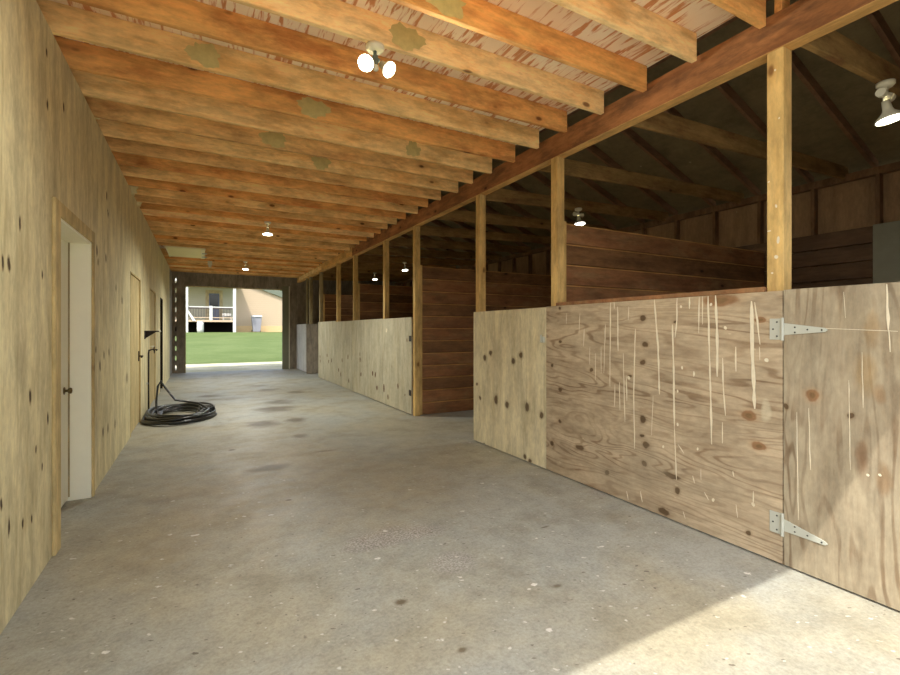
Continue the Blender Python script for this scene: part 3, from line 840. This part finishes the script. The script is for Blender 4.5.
# 4.. farther stall fronts
far = [(6.585, 7.905, 1.53, 'ply_far', 'stall_door', 'pale plywood stall door with a dark scuff, beyond the open stall'), (7.915, 9.78, 1.535, 'ply_far', 'stall_barrier', 'wide pale plywood stall front, third bay from the entrance'),
       (9.79, 11.18, 1.53, 'ply_far', 'stall_door', 'pale plywood stall door after the wide third bay front'), (11.19, 13.03, 1.55, 'ply_far', 'stall_barrier', 'bluish pale plywood stall front before the dark gap'),
       (14.80, 16.38, 1.52, 'ply_white', 'stall_barrier', 'white panel at the far end by the open doorway')]
for (a, c, h, mt, nm, lab) in far:
    r = thing(nm, lab, 'stall door' if nm == 'stall_door' else 'stall barrier', (XP + random.uniform(-.004, .002), a, 0), 'stall fronts along the aisle')
    b = MB().box(0, ST, 0, c - a, .014, h, mt)
    if a < 7:
        for (u, v, ry_, rz_) in ((384, 388, .05, .07), (388, 397, .03, .05), (398, 386, .03, .05), (407, 340, .02, .03), (405, 395, .02, .02)):
            p = on_x(u, v, XP); b.patch(0, -1, p[0] - a, p[1], ry_ * .7, rz_, 'knot', .0012)
        p = on_x(386.5, 330.5, XP); b.patch(0, -1, p[0] - a, p[1], .04, .035, 'drip', .0012)
    elif a < 14:
        for q in range(5):
            b.patch(0, -1, random.uniform(.2, c - a - .2), random.uniform(.15, .75), .03, .05, 'knot', .0012)
    b.build('panel', r)
    MB().box(.024, .055, .04, c - a - .14, h - .12, h - .02, 'brown_boards').build('back_batten', r, .003)
    if nm == 'stall_door' and a < 7:
        for hz0 in (1.15, .3): MB().box(-.006, 0, .0, .09, hz0, hz0 + .09, 'iron').build('hinge', r, .001)

# partitions between the stalls
def partition(y, top, label, mats, x1=XW - .14, edge=True, bh=.202):
    r = thing('stall_partition', label, 'partition', (XR + .095, y, 0), 'board partitions between stalls')
    n = int(round(top / bh)); hgt = top / n
    b = MB(); e = MB()
    for k in range(n):
        d = random.uniform(-.003, .003)
        b.box(0, x1 - XR - .1, -.02 + d, .02 + d, k * hgt + .004, (k + 1) * hgt - .004, mats[k % len(mats)])
        e.box(0.002, x1 - XR - .102, -.0212 + d, .0212 + d, (k + 1) * hgt - .013, (k + 1) * hgt - .002, 'board_edge')
    b.build('boards', r, .004)
    e.build('worn_edge', r)
    c = MB().box(0, .04, -.045, -.021, 0.01, top + .01, 'post'); c.build('end_cleat', r, .002)
    return r
partition(3.34, 2.345, 'splashed red-brown board partition behind the splashed plywood front', ['red_boards', 'brown_boards', 'red_boards'])
partition(6.555, 2.33, 'red-brown plank partition filling the open stall end', ['red_boards', 'red_boards', 'brown_boards', 'red_boards', 'red_boards', 'brown_boards'])
partition(9.755, 2.33, 'dark board partition behind the third bay, below the far lamps', ['brown_boards', 'red_boards'])
partition(12.985, 2.33, 'dark board partition behind the bluish stall front', ['brown_boards'])
r = thing('stall_partition', 'low dark greenish partition beside the white panel', 'partition', (XR + .002, 14.25, 0), 'board partitions between stalls')
MB().box(-.10, 3.3, -.0, .03, .012, 1.515, 'end_wall').build('boards', r, .003)
tag(MB().box(0, .05, 0, .05, 0, 1.42, 'post_grey').build('slim_upright', None, .002, (XR - .0, 14.80, 1.522)), 'slim upright on the white panel', 'upright')

# attic hatch
r = thing('attic_hatch', 'cream attic hatch panel set in the ceiling near the far doorway', 'hatch', (-.66, HATCH[0], ZJ))
MB().box(.03, .66, .02, 1.43, .0, .02, 'hatch').build('panel', r, .002)
MB().box(0, .03, 0, 1.45, -.02, .05, 'hatch_trim').box(.66, .74, 0, 1.45, -.02, .05, 'hatch_trim').box(.03, .66, 0, .02, -.01, .05, 'hatch_trim').box(.03, .66, 1.43, 1.45, -.01, .05, 'hatch_trim').build('trim', r, .003)
MB().box(.68, .78, .5, .6, -.03, -.02, 'steel').build('hinge', r, .001)
MB().box(.68, .78, 1.05, 1.15, -.03, -.02, 'steel').build('hinge', r, .001)

# insulation tufts along the wall top
def tuft(y, z, s, lab):
    b = MB()
    bm = bmesh.new(); bmesh.ops.create_icosphere(bm, subdivisions=3, radius=1.0)
    vs = []
    for v in bm.verts:
        n = 1 + .35 * math.sin(7 * v.co.x + 3 * v.co.z + y) * math.sin(6 * v.co.y + 5 * v.co.z) + random.uniform(-.12, .12)
        vs.append((v.co.x * .05 * n, v.co.y * s * n, v.co.z * s * .9 * n))
    b.add(vs, [[q.index for q in f.verts] for f in bm.faces], 'fluff', True); bm.free()
    tag(b.build('insulation_tuft', None, 0, (XL + .0, y, z)), lab, 'insulation', 'insulation poking over the wall top')
tuft(7.05, ZJ + .06, .11, 'tuft of yellow insulation poking over the wall top, larger nearer one')
tuft(7.62, ZJ + .02, .07, 'small tuft of yellow insulation at the wall top, farther one')
tuft(4.75, ZJ + .03, .035, 'tiny scrap of insulation at the wall top above the nearest door')

# ================================================================== LAMPS
def par_head(b, p, d, r=.078, ln=.12):
    d = Vector(d).normalized()
    b.lathe(p, d, [(0, .018), (.0, .022), (ln * .45, .026), (ln * .62, .034), (ln * .85, r * .8), (ln, r), (ln + .008, r), (ln + .008, r * .93)], 'lamp_white', 24)
    return Vector(p) + d * (ln + .004), d
def lens(p, d, r, parent):
    b = MB(); b.lathe(p, d, [(0, r), (.006, r * .8), (.009, 0)], 'glow', 24)
    return b.build('lit_lens', parent)
def spot(name, p, d, W, parent, size=110, col=(.98, .98, .90)):
    l = bpy.data.lights.new(name, 'SPOT'); l.energy = W; l.spot_size = math.radians(size); l.spot_blend = .8; l.shadow_soft_size = .06; l.color = col
    o = bpy.data.objects.new(name, l); COL.objects.link(o); o.parent = parent
    o.location = Vector(p) + Vector(d) * .03
    o.rotation_mode = 'QUATERNION'; o.rotation_quaternion = Vector(d).to_track_quat('-Z', 'Y')
    return o
LAMP_W = 160
# twin floodlight over the near aisle
tw = thing('twin_floodlight', 'twin-headed floodlight on the near joists, both heads glowing', 'lamp', (.945, 2.72, ZJ - .002))
MB().lathe((0, 0, 0), (0, 0, -1), [(0, 0), (0, .058), (.018, .058), (.032, .045), (.032, 0)], 'lamp_white', 24).build('mount_plate', tw)
MB().tube([(0, 0, -.03), (0, .0, -.07), (-.02, .0, -.085)], .012, 'lamp_dark').tube([(0, 0, -.03), (0, 0, -.07), (.03, .0, -.085)], .012, 'lamp_dark').box(-.014, .014, -.016, .016, -.13, -.06, 'lamp_dark').build('arm', tw, 0)
MB().lathe((0, -.012, -.13), (0, -.2, -1), [(0, .018), (.02, .018), (.028, .012), (.03, 0)], 'lamp_white', 14).build('sensor', tw)
for sx in (-1, 1):
    d = Vector((sx * .45, -.75, -.75)).normalized()
    b = MB(); p, dd_ = par_head(b, (sx * .045, .0, -.10), d, .05, .07)
    hd = b.build('lamp_head', tw); lens(p, dd_, .048, hd)
    spot('flood_glow', p, dd_, LAMP_W * .28, hd, 165)
def single(loc, label, group, tilt=(0, -.12, -1), drop=.20, W=LAMP_W, T=False, size=165):
    r = thing('lamp_fixture', label, 'lamp', loc, group)
    mb = MB().lathe((0, 0, 0), (0, 0, -1), [(0, 0), (0, .05), (.02, .05), (.035, .035), (.035, 0)], 'lamp_white', 20)
    if T: mb.cyl((-.07, 0, -.085), (.07, 0, -.085), .02, .02, 'lamp_white', 12).cyl((-.08, 0, -.085), (-.045, 0, -.085), .028, .028, 'lamp_white', 12).cyl((.045, 0, -.085), (.08, 0, -.085), .028, .028, 'lamp_white', 12)
    mb.build('mount_plate', r)
    MB().tube([(0, 0, -.03), (0, 0, -drop * .4), (0, .0, -drop * .55)], .014, 'lamp_white').build('stem', r)
    b = MB(); p, d = par_head(b, (0, 0, -drop * .5), tilt, .078, drop * .5)
    hd = b.build('lamp_head', r); lens(p, d, .074, hd)
    spot('flood_glow', p, d, W, hd, size)
    return r
single((.95, 7.965, ZJ - .002), 'single floodlight under the joists half-way down the aisle', 'single floodlights')
single((1.0, 12.825, ZJ - .002), 'single floodlight under the far joists near the attic hatch', 'single floodlights')
DIM = 36
single((4.0, 1.31, BB + .03), 'floodlight on a cream two-socket mount hanging over the nearest stall', 'single floodlights', (.04, -.16, -1), .25, DIM, True)
single((4.60, 1.34 + 1.165 * 3 - .075, BB + .07), 'floodlight glowing beside the second post, over the open stall', 'single floodlights', (0, -.2, -1), .22, DIM, True)
single((4.45, 1.34 + 1.165 * 8 - .075, BB + .07), 'floodlight beyond the fourth post, nearer of the two small far lamps', 'single floodlights', (0, -.2, -1), .2, DIM)
single((4.48, 1.34 + 1.165 * 10 - .075, BB + .07), 'floodlight over the farther stalls, smaller of the two far lamps', 'single floodlights', (0, -.2, -1), .2, DIM)
tag(MB().box(-.05, .05, -.04, .04, -.10, 0, 'lamp_white').cyl((0, 0, -.10), (0, 0, -.15), .03, .035, 'lamp_white', 14).build('ceiling_junction_box', None, .004, (.20, JY[32], ZJ - .001)),
    'small white junction box under the last joists above the far doorway', 'junction box')

# ================================================================== HOSE, RACK, SPIGOT
path = []
cx, cy = -.27, 8.28
turns = 15
N = turns * 40
for i in range(N + 1):
    t = i / 40.0
    a = 2 * math.pi * t
    k = int(t)
    rr = .80 + .20 * math.sin(k * 2.3 + .5) + .08 * math.sin(a * .5 + k)
    ex, ey = .47 * rr, .76 * rr
    ox, oy = .05 * math.sin(k * 1.7), .08 * math.cos(k * 2.9)
    zz = .016 + 0.0065 * k * (0.6 + .4 * math.sin(a + k)) + .006 * math.sin(3 * a)
    path.append((max(XL + .03, cx + ox + ex * math.cos(a)), cy + oy + ey * math.sin(a), max(.015, zz)))
lx, ly, lz = path[-1]
path += [(lx - .10, ly + .12, lz + .05), (-.36, 8.5, .22), (-.50, 8.55, .42), (-.56, 8.58, .52), (-.60, 8.60, .44), (-.62, 8.56, .2), (-.60, 8.4, .05), (-.5, 8.1, .03)]
hz = MB().tube(path, .017, 'hose', 8)
ho = hz.build('garden_hose')
tag(ho, 'coiled black garden hose heaped on the floor against the plywood wall', 'hose')
# spigot pipe on the wall
r = thing('water_spigot', 'dark water pipe with white-handled tap on the plywood wall above the hose', 'spigot', (XL, 8.86, 0))
MB().tube([(.025, 0, 0.0), (.025, 0, .95), (.03, 0, 1.0), (.09, 0, 1.02), (.11, 0, .98)], .013, 'iron').build('pipe', r)
MB().lathe((.075, 0, 1.03), (0, 0, 1), [(0, .008), (.03, .008), (.03, .03), (.042, .03), (.042, 0)], 'lamp_white', 14).build('tap_handle', r)
MB().box(0, .02, -.03, .03, .45, .48, 'steel').build('pipe_strap', r)
# saddle rack bracket
r = thing('mounted_saddle_rack', 'dark triangular saddle bracket sticking out of the plywood wall', 'rack', (XL, 8.55, 1.30))
MB().box(.0, .012, -.06, .06, -.11, .02, 'iron').build('wall_plate', r, .002)
MB().prism([(.01, -.05, 0), (.19, -.03, -.0), (.19, .03, 0), (.01, .05, 0)], (0, 0, .02), 'iron').build('arm', r, .002)
MB().prism([(.01, -.012, -.10), (.01, -.012, 0), (.15, -.012, 0)], (0, .024, 0), 'iron').build('brace', r)
MB().cyl((.185, 0, .01), (.21, 0, .02), .024, .02, 'lamp_white', 12).build('end_cap', r)

# ================================================================== OUTSIDE: HOUSE
HY = 45.0; HW = 48.0; G = lawn_z(45.0)
def hx(u, Y):
    q = (u - 201.0) * CY / F_PX
    return q * Y * CY / (1 - q * SY)
def hz_(u, v, Y):
    X = hx(u, Y); d = SY * X + CY * Y
    return CAM_H + (330.0 - v) * d / F_PX
hs = thing('house', 'beige house with a white-posted porch across the lawn', 'house', (0, HY, 0))
o_ = HY
xp0, xp1 = hx(184.5, HY), hx(234.5, HY)
fz = hz_(210, 320, HY); cz = hz_(210, 284, HY) + .1
xr = hx(300, HW)
def hb(*boxes):
    b = MB()
    for (x0, x1, y0, y1, z0, z1, m) in boxes: b.box(x0, x1, y0 - o_, y1 - o_, z0, z1, m)
    return b
# porch
hb((xp0 - 2.5, xp1 + .12, HY, HW, fz - .16, fz, 'deck')).build('porch_floor', hs)
hb((xp0 - 2.5, xp1 + .2, HW - .1, HW, G - .3, fz - .16, 'crawl')).build('crawlspace', hs)  # dark panel painting the shade below the porch floor
for (x, w) in ((xp0 + .15, .12), (xp1, .12)):
    hb((x - w, x + w, HY - .05, HY + .25, G - .2, cz, 'house_white')).build('porch_post', hs)
hb((xp0 - 2.6, xp1 + .62, HY - .3, HW, cz, cz + .25, 'house_white')).build('porch_roof', hs)
zt, zb = hz_(210, 306.5, HY), hz_(210, 317.5, HY)
rl = hb((xp0 + .2, xp1 - .1, HY + .05, HY + .14, zt - .08, zt, 'house_white'), (xp0 + .2, xp1 - .1, HY + .06, HY + .12, zt - .2, zt - .1, 'rail_dark'), (xp0 + .2, xp1 - .1, HY + .06, HY + .12, zb - .04, zb + .02, 'deck')).build('railing', hs)
bx = xp0 + .3
while bx < xp1 - .2:
    hb((bx, bx + .035, HY + .07, HY + .105, zb, zt - .1, 'rail_dark')).build('baluster', rl); bx += .12
xm = hx(211.0, HY)
hb((xm - .12, xm + .12, HY + .03, HY + .18, fz, zt + .06, 'house_white')).build('railing_post', hs)
# walls
hb((xp0 - 3, xp1 + .3, HW, HW + .2, G - .3, cz + 1.5, 'house_shaded')).build('porch_wall', hs)  # same house wall, coloured as it looks in the porch shade
zl, zr_ = hz_(262, 290, HW), hz_(283, 298, HW)
x_l, x_r = hx(262, HW), hx(283, HW)
sl = (zl - zr_) / (x_r - x_l)
xrd = x_l - 4.2
zrd = zl + sl * 4.2
xe = xp1 + 9.0
ze = zl - sl * (xe - x_l)
b = MB().prism([(xp1 + .3, HW - o_, G - .3), (xe, HW - o_, G - .3), (xe, HW - o_, ze), (xp1 + .3, HW - o_, zl + sl * (x_l - xp1 - .3))], (0, .2, 0), 'house_wall')
b.build('gable_wall', hs)
hb((xp1 + .3, xe, HW - .04, HW, G - .3, hz_(270, 326, HW), 'brick')).build('foundation', hs)
b = MB()
xo = xe + .6
b.prism([(xrd, HW - .2 - o_, zrd), (xo, HW - .2 - o_, zl - sl * (xo - x_l)), (xo, HW - .2 - o_, zl - sl * (xo - x_l) + .6), (xrd, HW - .2 - o_, zrd + .6)], (0, 8, 0), 'roof_green')
b.prism([(xrd, HW - .2 - o_, zrd), (xrd, HW - .2 - o_, zrd + .6), (xrd - 8, HW - .2 - o_, zrd - 8 * sl + .6), (xrd - 8, HW - .2 - o_, zrd - 8 * sl)], (0, 8, 0), 'roof_green')
b.build('roof', hs)
# door under the porch
dx0, dx1 = hx(209, HW), hx(219.3, HW)
zd = hz_(214, 293.5, HW)
dr_ = hb((dx0, dx1, HW - .06, HW, fz, zd, 'door_blue')).build('entry_door', hs)
hb((dx0 + .06, dx1 - .06, HW - .075, HW - .055, fz + 1.05, zd - .06, 'glass_dark')).build('door_glass', dr_)
hb((dx0 - .28, dx0, HW - .04, HW, fz, zd + .3, 'post_grey'), (dx1, dx1 + .28, HW - .04, HW, fz, zd + .3, 'post_grey'), (dx0, dx1, HW - .04, HW, zd, zd + .3, 'post_grey')).build('door_frame', hs)
# stair rail at the left of the porch
xs = hx(186, HY)
b = MB().prism([(xs, HY - .3 - o_, fz + .9), (xs + .12, HY - .3 - o_, fz + .9), (xs + .75, HY - .3 - o_, fz - .1), (xs + .5, HY - .3 - o_, fz - .1)], (0, .12, 0), 'house_white'); b.build('stair_rail', hs)
# loose things by the house
xb0, xb1 = hx(196.8, HY - .5), hx(203.8, HY - .5)
r = thing('rain_barrel', 'white barrel standing under the porch edge', 'barrel', ((xb0 + xb1) / 2, HY - .5, lawn_z(HY - .5) - .03))
rb = (xb1 - xb0) / 2; hb_ = hz_(200, 321.5, HY - .5) - lawn_z(HY - .5)
MB().lathe((0, 0, 0), (0, 0, 1), [(0, 0), (0, rb * .9), (hb_ * .3, rb), (hb_ * .7, rb), (hb_, rb * .9), (hb_, 0)], 'house_white').build('body', r)
MB().lathe((0, 0, hb_), (0, 0, 1), [(0, rb * .92), (.04, rb * .92), (.05, 0)], 'house_white').build('lid', r)
xc0, xc1 = hx(222.5, HY + .6), hx(231.5, HY + .6)
r = thing('porch_bench', 'white bench on the porch behind the railing', 'bench', ((xc0 + xc1) / 2, HY + .6, fz))
w = (xc1 - xc0) / 2
MB().box(-w, w, -.2, .25, .35, .42, 'house_white').build('seat', r, .01)
MB().box(-w, w, .2, .26, .42, .62, 'house_white').build('backrest', r, .01)
for sx in (-1, 1): MB().box(sx * w - sx * .12, sx * w, -.2, .25, 0, .35, 'house_white').build('leg', r)
xt0, xt1 = hx(251.5, HW - 1.2), hx(261.5, HW - 1.2)
r = thing('trash_cart', 'grey wheeled bin against the beige house wall', 'bin', ((xt0 + xt1) / 2, HW - 1.2, lawn_z(HW - 1.2)))
w = (xt1 - xt0) / 2; ht = hz_(256, 317, HW - 1.2) - lawn_z(HW - 1.2)
b = MB(); b.add([(-w * .72, -.3, 0.05), (w * .72, -.3, .05), (w * .72, .3, .05), (-w * .72, .3, .05), (-w, -.42, ht), (w, -.42, ht), (w, .42, ht), (-w, .42, ht)],
      [(3, 2, 1, 0), (0, 1, 5, 4), (1, 2, 6, 5), (2, 3, 7, 6), (3, 0, 4, 7), (4, 5, 6, 7)], 'cart'); b.build('body', r, .02)
MB().prism([(-w * 1.05, -.48, ht), (-w * 1.05, .46, ht), (-w * 1.05, .46, ht + .1), (-w * 1.05, -.1, ht + .14), (-w * 1.05, -.48, ht + .04)], (w * 2.1, 0, 0), 'house_white').build('lid', r, .01)
for sx in (-1, 1): MB().cyl((sx * w * .78, .32, .12), (sx * w * .9, .32, .12), .12, .12, 'iron', 14).build('wheel', r)
# tree behind the house
def tree(x, y, z, h, rad, lab):
    r = thing('tree', lab, 'tree', (x, y, z), 'trees behind the house')
    MB().cyl((0, 0, 0), (0, 0, h * .6), .25, .12, 'bark', 10).build('trunk', r)
    b = MB()
    for q in range(2600):
        a = random.uniform(0, 6.28); ph = math.acos(random.uniform(-1, 1)); rr = rad * random.uniform(.55, 1) ** .6
        p = Vector((math.sin(ph) * math.cos(a) * rr, math.sin(ph) * math.sin(a) * rr, h * .65 + math.cos(ph) * rr * 1.2))
        s = .3
        u = Vector((random.uniform(-1, 1), random.uniform(-1, 1), random.uniform(-1, 1))).normalized() * s
        w2 = u.orthogonal().normalized() * s * .6
        b.add([p - u, p + w2, p + u, p - w2], [(0, 1, 2, 3)], 'leaf')
    b.build('foliage', r)
tree(9.5, 64, lawn_z(64), 9, 4.0, 'leafy tree rising behind the house roof')

# ================================================================== LIGHT, SKY, CAMERA
sun = bpy.data.lights.new('sun', 'SUN'); sun.energy = 2.85; sun.angle = math.radians(.6); sun.color = (1.0, .95, .86)
so = bpy.data.objects.new('sun', sun); COL.objects.link(so)
so.rotation_mode = 'QUATERNION'; so.rotation_quaternion = Vector((.36, .476, -1)).to_track_quat('-Z', 'Y')
w = bpy.data.worlds.new('sky'); S.world = w; w.use_nodes = True
nt = w.node_tree; nt.nodes.clear()
sky = nt.nodes.new('ShaderNodeTexSky'); sky.sky_type = 'NISHITA'; sky.sun_disc = False
sky.sun_elevation = math.radians(56); sky.sun_rotation = math.atan2(-.36, -.476); sky.air_density = 1.0; sky.dust_density = 2.5; sky.ozone_density = 1.0
bg = nt.nodes.new('ShaderNodeBackground'); bg.inputs[1].default_value = .24
hs_ = nt.nodes.new('ShaderNodeHueSaturation'); hs_.inputs['Saturation'].default_value = .6
wo = nt.nodes.new('ShaderNodeOutputWorld')
nt.links.new(sky.outputs[0], hs_.inputs['Color']); nt.links.new(hs_.outputs[0], bg.inputs[0]); nt.links.new(bg.outputs[0], wo.inputs[0])

cam = bpy.data.cameras.new('camera'); co = bpy.data.objects.new('camera', cam); COL.objects.link(co)
co.location = (0, 0, CAM_H); co.rotation_euler = (math.radians(90), 0, -YAW)
cam.sensor_fit = 'HORIZONTAL'; cam.sensor_width = 36; cam.lens = F_PX / 900 * 36
cam.shift_y = -7.5 / 900; cam.clip_start = .02; cam.clip_end = 400
S.camera = co
S.view_settings.view_transform = 'Standard'; S.view_settings.look = 'None'; S.view_settings.gamma = 1.0; S.view_settings.use_curve_mapping = False
S.view_settings.exposure = 0.86
S.cycles.max_bounces = 10; S.cycles.diffuse_bounces = 8
